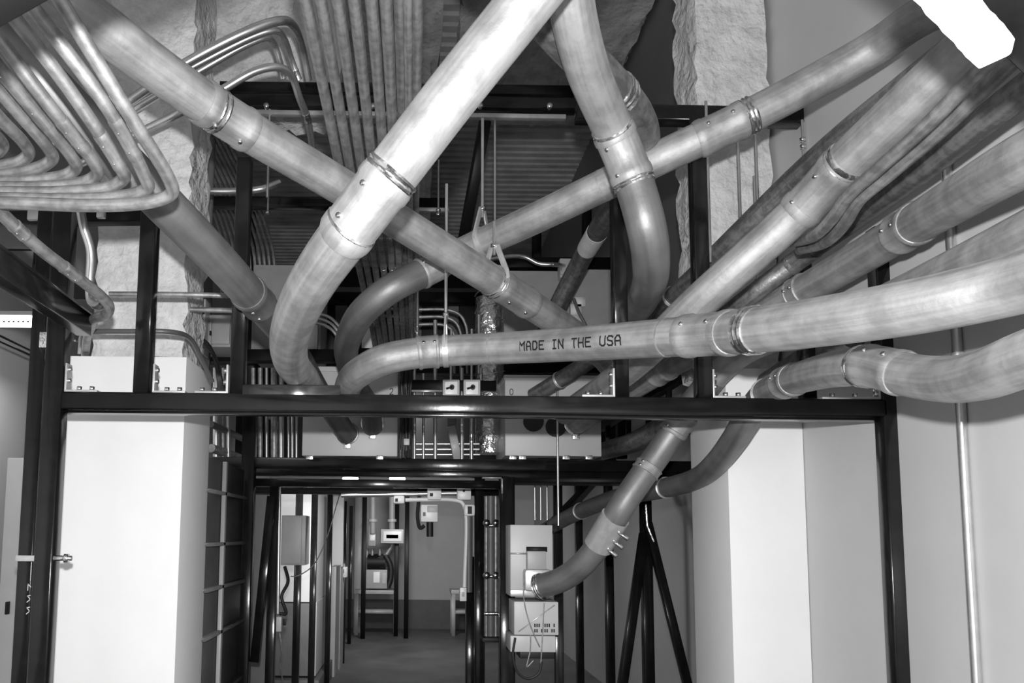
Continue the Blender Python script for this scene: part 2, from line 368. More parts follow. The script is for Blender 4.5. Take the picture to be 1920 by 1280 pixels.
# thin pair beside the broad right conduit
for k, (pts, lab) in enumerate((
    ([(2010, -20, 1.35), (1860, 110, 1.55), (1740, 232, 1.75), (1640, 322, 1.95), (1592, 365, 2.05), (1562, 408, 2.15), (1530, 440, 2.3), (1480, 455, 2.6)], 'upper of two thin conduits kinked beside the broad right conduit'),
    ([(2040, -5, 1.4), (1890, 125, 1.6), (1770, 240, 1.8), (1665, 330, 2.0), (1612, 375, 2.1), (1585, 418, 2.2), (1552, 452, 2.35), (1500, 468, 2.6)], 'lower of two thin conduits kinked beside the broad right conduit'))):
    conduit(lab, path_z(pts), .0165, EMTD, [], 'conduit', 'pair of thin kinked conduits', n=16, name='thin_conduit')

# left bundle of bent conduits
FAN = [((112, 0), (236, 204), (318, 338), (322, 362), (288, 377), (200, 385), (0, 380)),
       ((50, 0), (201, 201), (272, 332), (276, 352), (244, 366), (150, 374), (0, 372)),
       ((0, 0), (130, 168), (228, 318), (232, 334), (206, 350), (120, 360), (0, 361)),
       ((-40, 24), (90, 195), (178, 308), (182, 326), (160, 341), (90, 350), (0, 351)),
       ((-60, 60), (50, 190), (136, 296), (142, 314), (122, 329), (60, 338), (0, 341)),
       ((-70, 95), (20, 195), (92, 280), (98, 297), (78, 312), (40, 322), (0, 327)),
       ((-80, 130), (0, 222), (46, 270), (54, 288), (38, 302), (10, 310), (-30, 313)),
       ((-80, 180), (-25, 240), (0, 262), (5, 274), (-5, 286), (-30, 292), (-60, 294))]
ORD = ['outermost', 'second', 'third', 'fourth', 'fifth', 'sixth', 'seventh', 'innermost']
for k, pp in enumerate(FAN):
    d = .031 * k
    zs = [1.42 + d, 1.58 + d, 1.74 + d, 1.78 + d, 1.80 + d, 1.82 + d, 1.86 + d]
    x0, y0 = pp[0]; x1, y1 = pp[1]
    pts = [P(x0 - (x1 - x0) * .6, y0 - (y1 - y0) * .6, 1.32 + d)] + [P(x, y, z) for (x, y), z in zip(pp, zs)] + [P(-140, pp[-1][1] - 1, 1.9 + d)]
    path = spline(pts, 7)
    cps = {1: [(232, 262, .10)], 2: [(205, 285, .09)], 3: [(138, 255, .09)], 4: [(40, 165, .2)]}.get(k, [])
    lab = ORD[k] + ' hooked conduit in the bundle turning left' + (' below the long slanting one' if k == 0 else ', counted from its right edge' if k < 7 else ', at the left edge')
    conduit(lab, path, .0148, EMTD, cps, 'conduit', 'hooked conduit bundle', n=16, name='hooked_conduit')

# overhead parallel run in the middle
RUN = [(-.248, 0), (-.214, 0), (-.177, 0), (-.140, 0), (-.102, 0), (-.070, 0), (-.040, .02), (-.021, -.012), (-.002, .03)]
RORD = ['leftmost', 'second', 'third', 'fourth', 'fifth', 'sixth', 'seventh', 'eighth', 'rightmost']
for k, (x, dz) in enumerate(RUN):
    Z = EYE.z + 1.17 + dz; ye = 5.25 + .02 * k
    pts = [Vector((x * 1.05, .75, Z)), Vector((x, 1.7, Z)), Vector((x, 3.2, Z)), Vector((x, ye - .25, Z)), Vector((x, ye - .03, Z - .06)), Vector((x, ye + .06, Z - .25)), Vector((x, ye + .07, Z - .75))]
    path = spline(pts, 6)
    r = .0148 if k not in (7,) else .011
    t = conduit(RORD[k] + (' from left' if 0 < k < 8 else '') + ' of the nine parallel conduits running back overhead at top middle', path, r, EMTO, [], 'conduit', 'overhead parallel conduits', n=16, name='overhead_conduit')
    S = cum(path)
    sleeve(path, 3.05 - .75, S, r, .035, CPROF, CHROME, t, 'connector')
    if k > 2: sleeve(path, 3.46 - .75, S, r, .03, CPROF, CHROME, t, 'connector')

# bright bent conduits at upper left
BENT = [([(100, 272, 3.2), (232, 196, 3.15), (345, 120, 3.1), (470, 56, 3.1), (520, 40, 3.15), (548, 46, 3.3), (566, 90, 3.5), (578, 150, 3.6)], 'topmost bright bent conduit arching over at upper left', .0175),
        ([(110, 276, 3.3), (250, 190, 3.25), (360, 126, 3.2), (480, 66, 3.2), (515, 57, 3.22), (532, 72, 3.3), (546, 112, 3.4), (560, 150, 3.45)], 'second bright bent conduit, just under the topmost arch', .0145),
        ([(120, 284, 3.4), (262, 200, 3.35), (372, 134, 3.3), (470, 80, 3.3), (500, 70, 3.32), (514, 84, 3.4), (524, 115, 3.45), (531, 146, 3.5)], 'third bright bent conduit, dropping to a bright connector', .0145),
        ([(150, 308, 3.1), (275, 242, 3.05), (330, 215, 3.0), (410, 172, 3.0), (480, 133, 3.0), (520, 126, 3.03), (545, 140, 3.1), (562, 185, 3.2), (576, 222, 3.3), (588, 290, 3.5)], 'lower bright bent conduit passing behind the top left slanting pipe', .0148)]
for pts, lab, r in BENT:
    path = path_z(pts); t = conduit(lab, path, r, EMT, [], 'conduit', 'bright bent conduits', n=16, name='bent_conduit')
    if r < .0147 or 'lower' in lab:
        S = cum(path); sleeve(path, S[-1] - (.02 if 'lower' not in lab else .22), S, r, .05, CPROF, CHROME, t, 'connector')

# ---------------------------------------------------------------- front black frame
YF = 2.75; TW = .062
fr = thing('support_frame', 'black square-tube steel frame spanning the aisle in front', 'frame', (0, YF, 0))
def vpost(x, y, Y, z0, z1, wd, parent, m=BLACK, name='post', dep=None):
    q = PYD(x, y, Y); return obj(name, bar(NB(), (q.x, Y, z0), (q.x, Y, z1), wd, dep or wd, Vector((0, 1, 0)), .2), m, parent)
zb = PYD(900, 760, YF).z
a = PYD(122, 750, YF); b = PYD(1652, 766, YF)
obj('crossbeam', bar(NB(), (a.x, YF, zb), (b.x, YF, zb), TW, TW, None, .2), BLACK, fr)
obj('crossbeam_lip', bar(NB(), (a.x, YF + .012, zb - .036), (b.x, YF + .012, zb - .036), .05, .009, Vector((0, 0, 1)), .2), BLACK, fr)
def ztop(x, y, Y): return PYD(x, y, Y).z
vpost(104, 760, YF, 0, ztop(140, 385, YF), TW * 1.03, fr)
vpost(70, 760, YF + .2, 0, ztop(105, 395, YF + .2), TW * .9, fr)
vpost(268, 735, YF, zb + .03, ztop(283, 396, YF), TW * .9, fr)
vpost(446, 735, YF, zb + .03, ztop(458, 300, YF), TW * .8, fr)
vpost(1164, 745, YF + .04, zb + .03, ztop(1158, 330, YF), TW * .8, fr)
vpost(1319, 745, YF, zb + .03, ztop(1300, 225, YF), TW * .85, fr)
vpost(1664, 780, YF, 0, ztop(1645, 430, YF), TW, fr)
vpost(1514, 745, YF + .1, zb - .03, ztop(1505, 480, YF), TW * .8, fr)
a = PYD(456, 732, YF - .02); b = PYD(637, 734, YF - .02)
obj('short_rail', bar(NB(), (a.x, YF - .005, a.z), (b.x, YF - .005, a.z), .05, .042, None, .2), mat('grey_steel_rail', .10, .8, .22, .2, 10), fr)
def bracket(x, side, Y, parent, h=.10, foot=.11):
    q = PYD(x, 745, Y); z0 = zb + .032; bm = NB(); th = .007; wd = .042
    box(bm, (q.x - th / 2, Y - wd / 2, z0), (q.x + th / 2, Y + wd / 2, z0 + h), .0015)
    x2 = q.x + side * foot; box(bm, (min(q.x, x2), Y - wd / 2, z0), (max(q.x, x2), Y + wd / 2, z0 + th), .0015)
    o = obj('angle_bracket', bm, ZINC, parent)
    for f in (.4, .8): obj('bolt', disc(NB(), (q.x + side * foot * f, Y - .008, z0 + .013), (0, 0, 1), .009, .014, 6), CHROME, o)
    for f in (.4, .8): obj('bolt', disc(NB(), (q.x + side * .008, Y - .008, z0 + h * f), (1, 0, 0), .009, .012, 6), CHROME, o)
bracket(126, 1, YF, fr); bracket(290, 1, YF, fr); bracket(427, -1, YF, fr); bracket(1149, -1, YF, fr); bracket(1335, 1, YF, fr); bracket(1644, -1, YF, fr, .05, .2); 
# marks on the left post and its shiny tape
bm = NB(); q = PYD(62, 1130, YF + .17)
for r_ in range(3):
    for c_ in range(3):
        o = (q.x - .022 + c_ * .022, q.z + .045 - r_ * .042)
        pl = random.choice([[(0, 0), (0, .022), (.01, .012)], [(0, .022), (.01, .02), (.002, .01), (.011, 0)], [(0, .0), (.011, .01), (0, .022), (.01, .024)]])
        for a, b in zip(pl, pl[1:]): stroke(bm, (o[0] + a[0], o[1] + a[1]), (o[0] + b[0], o[1] + b[1]), .003, lambda x, z: Vector((x, YF + .1705, z)))
obj('marker_scribble', bm, CHALK, fr, 'pale handwritten marker scribbles')
q = PYD(88, 636, YF + .16); bm = NB(); box(bm, (q.x - .032, YF + .165, q.z - .03), (q.x + .03, YF + .235, q.z + .03), .004)
obj('foil_tape', bm, FOIL, fr, 'crinkled shiny tape')
q = PYD(52, 1047, YF + .1); obj('strap', boxp(28, 1041, 76, 1052, YF + .12, .012), ZINC, fr)
q = PYD(118, 1046, YF - .04); bm = disc(NB(), q, (1, 0, 0), .009, .06, 8); disc(bm, q + Vector((.012, 0, 0)), (1, 0, 0), .016, .012, 6)
obj('bolt', bm, CHROME, fr)

# upper black tubes behind the conduits
def tube_px(x0, y0, x1, y1, Y0, Y1, w_, h_=None):
    return bar(NB(), PYD(x0, y0, Y0), PYD(x1, y1, Y1), w_, h_, None, .18)
ur = thing('overhead_rack', 'black upper steel rack carrying hangers behind the middle conduits', 'rack', PYD(760, 200, 3.9))
obj('rail', tube_px(415, 168, 1075, 176, 4.0, 4.0, .075, .055), BLACK, ur)
obj('rail', tube_px(320, 192, 1090, 200, 3.85, 3.85, .07, .062), BLACK, ur)
obj('rail', tube_px(360, 380, 838, 384, 4.6, 4.6, .07, .06), BLACK, ur)
obj('rail', tube_px(1080, 214, 1700, 226, 3.3, 3.3, .07, .07), BLACK, ur)
obj('strut_channel', tube_px(478, 212, 1060, 221, 3.7, 3.7, .03, .022), ZINC, ur)
obj('strut_channel', tube_px(775, 393, 842, 394, 4.5, 4.5, .025, .02), ZINC, ur)
for x in (500, 700, 760, 900, 1030): obj('bolt', disc(NB(), PYD(x, 200, 3.80), (0, 1, 0), .014, .03, 8), CHROME, ur)
bl = obj('rack_brace', bar(NB(), PYD(868, 455, 4.4), PYD(910, 225, 4.0), .055, .055), BLACKM, ur)
obj('rack_post', bar(NB(), PYD(292, 190, 3.75), PYD(292, 330, 3.75), .07, .07, Vector((0, 1, 0))), BLACK, ur)

# ---------------------------------------------------------------- threaded rods and clevis hangers
def rod(x, y0, y1, Y, label, r=.006, m=EMT, nuts=(), group='threaded hanger rods'):
    a = PYD(x, y1, Y); b = PYD(x, y0, Y); b.x = a.x
    t = thing('hanger_rod', label, 'hanger rod', a, group)
    obj('threaded_rod', tube(NB(), [a, Vector((a.x, a.y, b.z))], r, 10), m, t)
    for y in nuts:
        q = PYD(x, y, Y); obj('nut', disc(NB(), (a.x, Y, q.z), (0, 0, 1), r * 2.3, r * 2.2, 6), CHROME, t)
    return t
def strap(path, x, y, r, parent, m=ZINC, wd=.022):
    s, S = near_s(path, x, y); sleeve(path, s, S, r, wd, [(0, 1), (0, 1.06), (1, 1.06), (1, 1)], m, parent, 'strap')
    return at_s(path, s, S)
def clevis(path, x, y, r, ytop, label):
    s, S = near_s(path, x, y); p, t = at_s(path, s, S)
    top = EYE + (p - EYE); ztop_ = PYD(x, ytop, p.y).z
    h = thing('pipe_hanger', label, 'pipe hanger', p, 'clevis pipe hangers')
    sleeve(path, s, S, r, .02, [(0, 1), (0, 1.07), (1, 1.07), (1, 1)], ZINC, h, 'strap')
    side = t.cross(Vector((0, 0, 1))).normalized()
    apex = p + Vector((0, 0, r * 2.3))
    obj('yoke', sweep(NB(), [p + side * r * 1.06, p + side * r * .98 + Vector((0, 0, r * .5)), apex + side * .014, apex - side * .014, p - side * r * .98 + Vector((0, 0, r * .5)), p - side * r * 1.06], rsq(.011, .003), t), ZINC, h)
    obj('threaded_rod', tube(NB(), [apex - Vector((0, 0, .03)), Vector((apex.x, apex.y, max(ztop_, apex.z + .1)))], .006, 10), EMT, h)
    obj('nut', disc(NB(), apex + Vector((0, 0, .006)), (0, 0, 1), .013, .014, 6), CHROME, h)
clevis(D_, 905, 455, R4, 222, 'clevis hanger holding the upper right sloping conduit beside the dark brace')
clevis(C_, 838, 658, R4, 345, 'clevis hanger on the printed conduit near its coupling')
clevis(F_, 928, 530, R4, 475, 'short clevis hanger on the slanting conduit over the grey cabinet')
s, S = near_s(H_, 1262, 553); sleeve(H_, s, S, .0445, .02, RPROF, ZINC, HH, 'strap')
clevis(J_, 1425, 592, R4, 330, 'clevis hanger rod dropping through the right sloping conduits')
s, S = near_s(N_, 1437, 737); sleeve(N_, s, S, .0505, .012, RPROF, ZINC, NN, 'strap')
s, S = near_s(N_, 1248, 915); sleeve(N_, s, S, .0505, .014, RPROF, ZINC, NN, 'strap')
s, S = near_s(N_, 1090, 957); sleeve(N_, s, S, .0505, .014, RPROF, ZINC, NN, 'strap')
s, S = near_s(H_, 1050, 712); sleeve(H_, s, S, .0445, .014, RPROF, ZINC, HH, 'strap')
rod(928, 225, 420, 3.72, 'plain hanger rod right of the dark brace at top middle')
rod(501, 205, 370, 3.7, 'hanger rod crossing behind the top left slanting conduit')
rod(502, 320, 400, 4.5, 'short hanger rod ending in a nut above the left grey cabinet', nuts=(398,))
rod(822, 300, 400, 4.45, 'short hanger rod ending at the right end of the upper rail', nuts=(394, 402))
rod(1332, 190, 492, 3.0, 'leftmost hanger rod in front of the right foam column')
rod(1389, 200, 440, 3.0, 'middle hanger rod in front of the right foam column')
rod(1422, 190, 420, 3.0, 'rightmost hanger rod in front of the right foam column')
rod(1508, 225, 330, 3.25, 'short hanger rod with nuts under the upper right rail', nuts=(262, 275))
rod(1047, 712, 985, 4.5, 'long hanger rod dropping in front of the right numbered box to the enclosure', .007)
for x, y0, y1, lab in ((1003, 900, 975, 'first'), (1014, 900, 975, 'second'), (1026, 900, 975, 'third')):
    rod(x, y0, y1, 5.6, lab + ' from left of three short rods above the grey enclosure', .006, group='short rods above the enclosure')

# ---------------------------------------------------------------- left side: beam, conduits, wall gear
b0 = P(-60, 462, 1.75); b1 = P(158, 611, 2.6)
lb = thing('strut_rail', 'black slotted rail running back along the left edge', 'rail', b1)
obj('rail_body', bar(NB(), b0, b1, .045, .065, None, .1), BLACK, lb)
obj('rail_flange', bar(NB(), b0 + Vector((.0, 0, .034)), b1 + Vector((0, 0, .034)), .06, .006), BLACK, lb)
path = path_z([(-60, 345, 1.75), (0, 398, 1.9), (70, 462, 2.05), (135, 512, 2.2), (190, 556, 2.35), (204, 574, 2.42), (198, 590, 2.5), (180, 596, 2.55), (172, 610, 2.75), (163, 636, 3.2), (160, 668, 3.5)])
conduit('coupled conduit running back along the left edge then hooking under itself', path, .0165, EMTD, [(36, 432, .05), (132, 508, .07)], n=16, name='thin_conduit')
path = path_z([(150, 385, 2.45), (157, 425, 2.5), (170, 470, 2.52), (168, 530, 2.55), (170, 562, 2.55), (186, 572, 2.5), (200, 560, 2.45)])
conduit('bright kinked conduit beside the left foam column', path, .014, EMT, [], n=14, name='thin_conduit')
path = path_z([(205, 551, 2.98), (330, 552, 2.98), (432, 554, 3.0)])
conduit('thin straight conduit crossing in front of the left foam column', path, .010, EMTD, [], n=12, name='thin_conduit')
path = path_z([(350, 580, 3.5), (436, 582, 3.5)]); conduit('short thin conduit between foam column and black post', path, .012, EMTD, [], n=12, name='thin_conduit')
path = path_z([(60, 356, 4.2), (200, 358, 4.1), (360, 358, 3.9), (440, 358, 3.9), (490, 354, 3.9), (524, 342, 3.95)])
conduit('bright level conduit passing behind the black post at left', path, .0165, EMT, [], n=14, name='thin_conduit')
path = path_z([(140, 640, 2.95), (146, 626, 2.95), (170, 622, 2.95), (240, 621, 2.95), (320, 622, 2.98), (356, 634, 3.1), (376, 668, 3.2), (398, 715, 3.3)])
conduit('dark flexible cable looping over the left white casing', path, .0095, mat('grey_cable_jacket', .08, 0, .35), [], 'cable', n=12, name='flexible_cable')
for k, x in enumerate((150, 158)):
    path = [PYD(x, 664, 3.45), PYD(x + 3, 600, 3.45)]
    conduit(('left' if k == 0 else 'right') + ' of two short upright pipes standing behind the post above the left casing', path, .009, EMT, [], 'conduit', 'short uprights by left post', n=12, name='thin_conduit')
t = thing('strip_light', 'glowing white strip light over the left side aisle', 'light', PYD(40, 596, 4.4))
obj('diffuser', boxp(-30, 590, 80, 605, 4.4, .10), GLOW, t); obj('housing', boxp(-34, 583, 82, 590, 4.39, .12), PLASTIC, t)
for k in range(9): obj('louvre', boxp(-4 + 9 * k, 601, 0 + 9 * k, 604, 4.395, .006, 0), GREYD, t)
t = thing('metal_cabinet', 'tall grey metal cabinet at the left wall behind the double post', 'cabinet', PYD(30, 1200, 4.3))
a = PYD(14, 858, 4.3); b = PYD(56, 858, 4.3)
obj('body', box(NB(), (a.x, 4.3, .25), (b.x, 4.7, a.z), .005), GREYL, t)
obj('plinth', box(NB(), (a.x, 4.32, .0), (b.x, 4.68, .25)), BLACKM, t)
obj('door_handle', boxp(8, 1128, 14, 1152, 4.27, .05), BLACKM, t)
path = path_z([(-40, 610, 3.8), (80, 668, 4.4)]); conduit('upper thin cable sloping along the left wall', path, .006, RUBBER, [], 'cable', 'cables on left wall', n=8, name='flexible_cable')
path = path_z([(-40, 622, 3.8), (80, 676, 4.4)]); conduit('lower thin cable sloping along the left wall', path, .006, RUBBER, [], 'cable', 'cables on left wall', n=8, name='flexible_cable')
t = thing('junction_box', 'black control box in the left corner beneath the hooked bundle', 'box', PYD(40, 520, 3.3))
obj('body', boxp(8, 466, 66, 535, 3.3, .2, .006), BLACKM, t); obj('lid', boxp(12, 470, 62, 531, 3.29, .01, .003), GREYD, t); obj('mount_arm', boxp(60, 495, 112, 505, 3.02, .4, .003), BLACKM, t)
t = thing('bracket_plate', 'small bright bracket plate under the hooked bundle at left', 'bracket', PYD(70, 400, 3.0))
obj('plate', boxp(50, 392, 92, 411, 3.0, .02), ZINC, t); obj('stub', boxp(180, 394, 196, 407, 3.0, .02), ZINC, t)
t = thing('rail_stub', 'dark level rail hidden behind the hooked bundle over the left posts', 'rail', PYD(150, 410, 3.2))
obj('rail', tube_px(-60, 412, 270, 408, 3.2, 3.2, .06, .05), BLACKM, t)

# right wall conduit
q0 = PYD(1795, 770, 2.42); q1 = q0
x_ = XR - .016; Yc = (x_) / ((1812 - PX) / F) 
path = [Vector((x_, Yc, .02)), Vector((x_, Yc, 2.4)), Vector((x_, Yc, 3.2))]
t = conduit('bright vertical conduit fixed to the right wall', path, .0145, EMT, [], n=16, name='wall_conduit')
for z in (.9, 2.2): obj('pipe_clip', sweep(NB(), [Vector((x_, Yc, z - .01)), Vector((x_, Yc, z + .01))], [(a * .0175, b * .0175) for a, b in circ(16)]), ZINC, t)

# near wrapped strut at top right
a = P(1735, -75, .80); b = P(1860, 72, .86)
t = thing('wrapped_strut', 'overexposed white-wrapped strut at the top right corner', 'strut', b)
obj('core', bar(NB(), P(1782, -90, 1.03) * 2.2 - P(2002, 130, 1.12) * 1.2, P(2002, 130, 1.12) * 1.9 - P(1782, -90, 1.03) * .9, .068, .03), BLACK, t)
obj('paper_wrap', sweep(NB(), spline([P(1690, -95, .98), P(1760, -18, 1.0), P(1822, 50, 1.02), P(1868, 100, 1.04)], 6), rsq(.021, .015, .3), None, [1, 1.05, .97, 1.02, 1.06, 1, .96, 1.04, 1.02, .98, 1.03, 1, .97, 1.02, 1, 1.03, 1, .99, .96]), PAPER, t)

a = P(-156, 60, .9)
t = thing('near_strut', 'dark strut crossing the very top left corner close to the viewer', 'strut', a)
obj('strut_body', bar(NB(), a * 1.8 - P(164, -120, .9) * .8, P(164, -120, .9) * 1.8 - a * .8, .05, .05), BLACKM, t)
# ---------------------------------------------------------------- header frame and rear racks
YH = 4.6
hf = thing('header_frame', 'black steel header over the corridor entrance with side posts', 'frame', (0, YH, 0))
zl = lambda y: PYD(850, y, YH).z
def hbar(x0, x1, y, w_, h_, Y=YH, m=BLACK, nm='beam'):
    a = PYD(x0, y, Y); b = PYD(x1, y, Y); z = PYD(850, y, Y).z
    return obj(nm, bar(NB(), (a.x, Y, z), (b.x, Y, z), w_, h_, None, .15), m, hf)
hbar(395, 1330, 871, .07, .062); hbar(395, 1330, 888, .07, .045, YH + .12); hbar(440, 960, 908, .06, .046, YH + .02); hbar(440, 1330, 879, .1, .06, YH + .3, BLACKM)
hbar(950, 1330, 892, .3, .09, YH + .35, BLACKM); hbar(450, 950, 920, .12, .06, YH + .7, BLACKM)
def hpost(x, Y, wd, y1=905, z0=0, m=BLACK, nm='post', y=1000):
    q = PYD(x, y, Y); return obj(nm, bar(NB(), (q.x, Y, z0), (q.x, Y, PYD(x, y1, Y).z), wd, wd, Vector((0, 1, 0)), .15), m, hf)
hpost(463, YH, .075, 780); hpost(513, YH + .05, .05); hpost(950, YH, .085, 895); hpost(943, YH + .25, .05, 900)
hpost(1141, 5.6, .055, 900); hpost(1085, 6.2, .055, 900); hpost(1211, 4.9, .062, 900); hpost(1046, 5.7, .06, 905)
obj('brace', bar(NB(), PYD(478, 1240, YH + .02), PYD(510, 930, YH + .02), .05, .05, Vector((0, 1, 0))), BLACK, hf)
obj('brace', bar(NB(), PYD(385, 1000, 4.6), PYD(420, 1400, 4.6), .075, .05, Vector((0, 1, 0))), BLACK, hf)
obj('brace', bar(NB(), PYD(1208, 1000, 4.88), PYD(1150, 1400, 4.88), .055, .05, Vector((0, 1, 0))), BLACK, hf)
obj('brace', bar(NB(), PYD(1214, 980, 4.86), PYD(1318, 1400, 4.86), .05, .05, Vector((0, 1, 0))), BLACK, hf)
obj('brace_tie', tube(NB(), [PYD(1211, 945, 4.84), PYD(1214, 985, 4.83), PYD(1226, 1015, 4.83)], .008, 8), CHROME, hf)
obj('tray_brace', bar(NB(), PYD(1020, 1000, 5.5), PYD(1110, 905, 6.4), .06, .06), BLACKM, hf)
def hbrk(x0, y0, x1, y1):
    bm = NB(); a = PYD(x0, y0, YH - .05); b = PYD(x1, y1, YH - .05); th = .008
    box(bm, (a.x, a.y, a.z - th), (b.x, a.y + .05, a.z)); box(bm, (b.x - th, a.y, b.z), (b.x, a.y + .05, a.z)); obj('angle_bracket', bm, ZINC, hf)
hbrk(905, 894, 943, 925)
for x in (580, 712, 962, 980, 1062, 1105):
    q = PYD(x, 857, YH - .06); bm = box(NB(), (q.x - .02, q.y, q.z - .012), (q.x + .02, q.y + .04, q.z + .012), .003)
    obj('clamp', bm, CHROME, hf)

for x, lab in ((657, 'leftmost small lit downlight glimpsed between the header beams'), (745, 'middle small lit downlight glimpsed between the header beams'), (985, 'small lit downlight right of the doorway post under the header')):
    q = PYD(x, 897, 5.0); t = thing('downlight', lab, 'light', q, 'downlights under the header')
    obj('lens', disc(NB(), q, (0, 0, 1), .05, .012, 18), GLOW, t); obj('rim', disc(NB(), q + Vector((0, 0, .016)), (0, 0, 1), .06, .02, 18), BLACKM, t)
# numbered grey boxes on the header
def gbox(x0, y0, x1, y1, Y, dep, dig, dx, dy, label, holes):
    a = PYD(x0, y1, Y); b = PYD(x1, y0, Y); t = thing('pull_box', label, 'pull box', (a.x, Y, a.z), 'numbered grey pull boxes')
    obj('body', boxp(x0, y0, x1, y1, Y, dep, .006), GREYL, t)
    bm = boxp(x0 - 2, y0 - 2, x1 + 2, y0 + 5, Y - .012, dep + .02, .003); obj('lid_flange', bm, GREYL, t)
    if dig:
        bm = NB(); q = PYD(dx, dy, Y); hh = .034 / 1.6
        for ln in LET[dig]:
            for a_, b_ in zip(ln, ln[1:]): stroke(bm, (a_[0] * .018, a_[1] * hh), (b_[0] * .018, b_[1] * hh), .004, lambda u, v: Vector((q.x + u, Y - .0012, q.z + v)))
        obj('printed_digit', bm, INK, t)
    for hx, hy, r in holes:
        c = PYD(hx, hy, Y)
        if hx in (1000, 1042): obj('painted_shadow_spot', disc(NB(), c, (0, 1, 0), r, .02, 20), RUBBER, t); continue  # flat black discs paint cast shadow spots onto the box face
        obj('bushing', sweep(NB(), [c + Vector((0, -.03, 0)), c + Vector((0, -.026, 0)), c + Vector((0, .0, 0))], [(u * r, v * r) for u, v in circ(20)], None, [1, 1.1, 1.1]), CHROME, t)
        bm = NB(); box(bm, (c.x - .02, Y - .04, c.z - r - .03), (c.x + .02, Y - .005, c.z - r + .01), .004); obj('ground_lug', bm, CHROME, t)
    return t
gbox(566, 690, 747, 854, YH + .02, .5, '2', 731, 739, 'grey pull box marked 2 on the header left of middle', [(652, 812, .062), (699, 794, .062)])
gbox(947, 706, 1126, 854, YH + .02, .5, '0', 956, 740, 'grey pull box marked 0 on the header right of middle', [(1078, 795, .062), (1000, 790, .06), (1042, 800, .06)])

# grey cabinets on the upper tier
def cab(x0, y0, x1, y1, Y, dep, label, m=GREY):
    a = PYD(x0, y1, Y); t = thing('electrical_cabinet', label, 'cabinet', (a.x, Y, a.z), 'grey electrical cabinets')
    obj('body', boxp(x0, y0, x1, y1, Y, dep, .008), m, t)
    w_ = x1 - x0; obj('door', boxp(x0 + w_ * .04, y0 + 8, x1 - w_ * .04, y1 - 6, Y - .015, .016, .004), m, t)
    obj('latch', boxp(x0 + w_ * .1, (y0 + y1) / 2 - 5, x0 + w_ * .13, (y0 + y1) / 2 + 5, Y - .03, .02, .003), CHROME, t)
    return t
cab(470, 497, 604, 668, 5.5, .4, 'mid-grey cabinet behind the left elbow of the thickest conduit')
t = cab(925, 508, 1068, 690, 5.6, .4, 'wide grey cabinet at middle right behind the slanting conduit')
for x0, y0, x1, y1 in ((1064, 560, 1096, 582), (1064, 578, 1090, 596), (1060, 592, 1092, 610)):
    pass
t2 = cab(1070, 505, 1150, 690, 5.62, .4, 'narrow grey cabinet with white labels behind the black post')
for x0, y0, x1, y1 in ((1078, 557, 1098, 574), (1070, 570, 1090, 590), (1062, 590, 1092, 612)): obj('paper_label', boxp(x0, y0, x1, y1, 5.585, .004, 0), PAPER, t2)
cab(368, 590, 434, 650, 5.0, .3, 'small grey cabinet left of the tall post above the left casing')
t = cab(1050, 484, 1072, 520, 5.5, .1, 'little pale switch box fed by a bright hose', GREYL)
conduit('bright flexible hose curling into the little pale switch box', path_z([(905, 488, 5.5), (960, 480, 5.45), (985, 482, 5.45), (1010, 494, 5.45), (1040, 496, 5.45), (1058, 498, 5.66)]), .014, EMT, [(1040, 496, .04)], 'hose', n=12, name='flexible_hose')
conduit('curved grey hose in front of the narrow labelled cabinet', path_z([(1076, 560, 5.73), (1085, 585, 5.7), (1098, 610, 5.7), (1106, 640, 5.73)]), .012, GREYD, [], 'hose', n=12, name='flexible_hose')
t = thing('foil_duct', 'crinkled foil-wrapped duct standing right of middle between the pull boxes', 'duct', PYD(925, 855, YH + .3))
a = PYD(918, 850, YH + .35); bm = tube(NB(), [Vector((a.x, a.y, a.z)), Vector((a.x, a.y, PYD(918, 560, YH + .35).z))], .09, 24); obj('foil_sleeve', bm, FOIL, t)
bm = NB()
for k in range(9):
    z = a.z + .05 + k * .11; pts = [Vector((a.x + .0925 * math.cos(q), a.y + .0925 * math.sin(q), z + .07 * q / math.pi)) for q in [math.pi * (1 + j / 10) for j in range(11)]]; sweep(bm, pts, rsq(.004, .002), Vector((0, 0, 1)))
obj('band', bm, CHROME, t)
# two white isolator switches
for x, lab in ((846, 'left'), (885, 'right')):
    q = PYD(x, 727, YH - .1); t = thing('isolator_switch', lab + ' of two square white isolator switches hanging above the crossbeam', 'switch', q, 'square isolator switches')
    b_ = obj('body', boxp(x - 16, 711, x + 16, 743, YH - .1, .06, .008), GREYL, t); obj('cover', boxp(x - 12, 715, x + 12, 739, YH - .112, .014, .004), PLASTIC, t)
    k = obj('lever', bar(NB(), q + Vector((-.03, -.03, -.01)), q + Vector((.005, -.03, .0)), .014, .01), INK, t); obj('hub', disc(NB(), q + Vector((.003, -.024, 0)), (0, 1, 0), .014, .02, 12), INK, t)
    obj('feed_pipe', tube(NB(), [q + Vector((.0, .03, .05)), q + Vector((0, .03, .35))], .008, 10), EMT, t)
t = thing('pipe_rail', 'black level rail behind the two white isolators', 'rail', PYD(830, 727, YH + .1))
obj('rail', tube_px(750, 722, 930, 724, YH + .1, YH + .1, .05, .06), BLACKM, t); obj('lower_edge', tube_px(770, 733, 830, 733, YH + .05, YH + .05, .02, .012), ZINC, t)

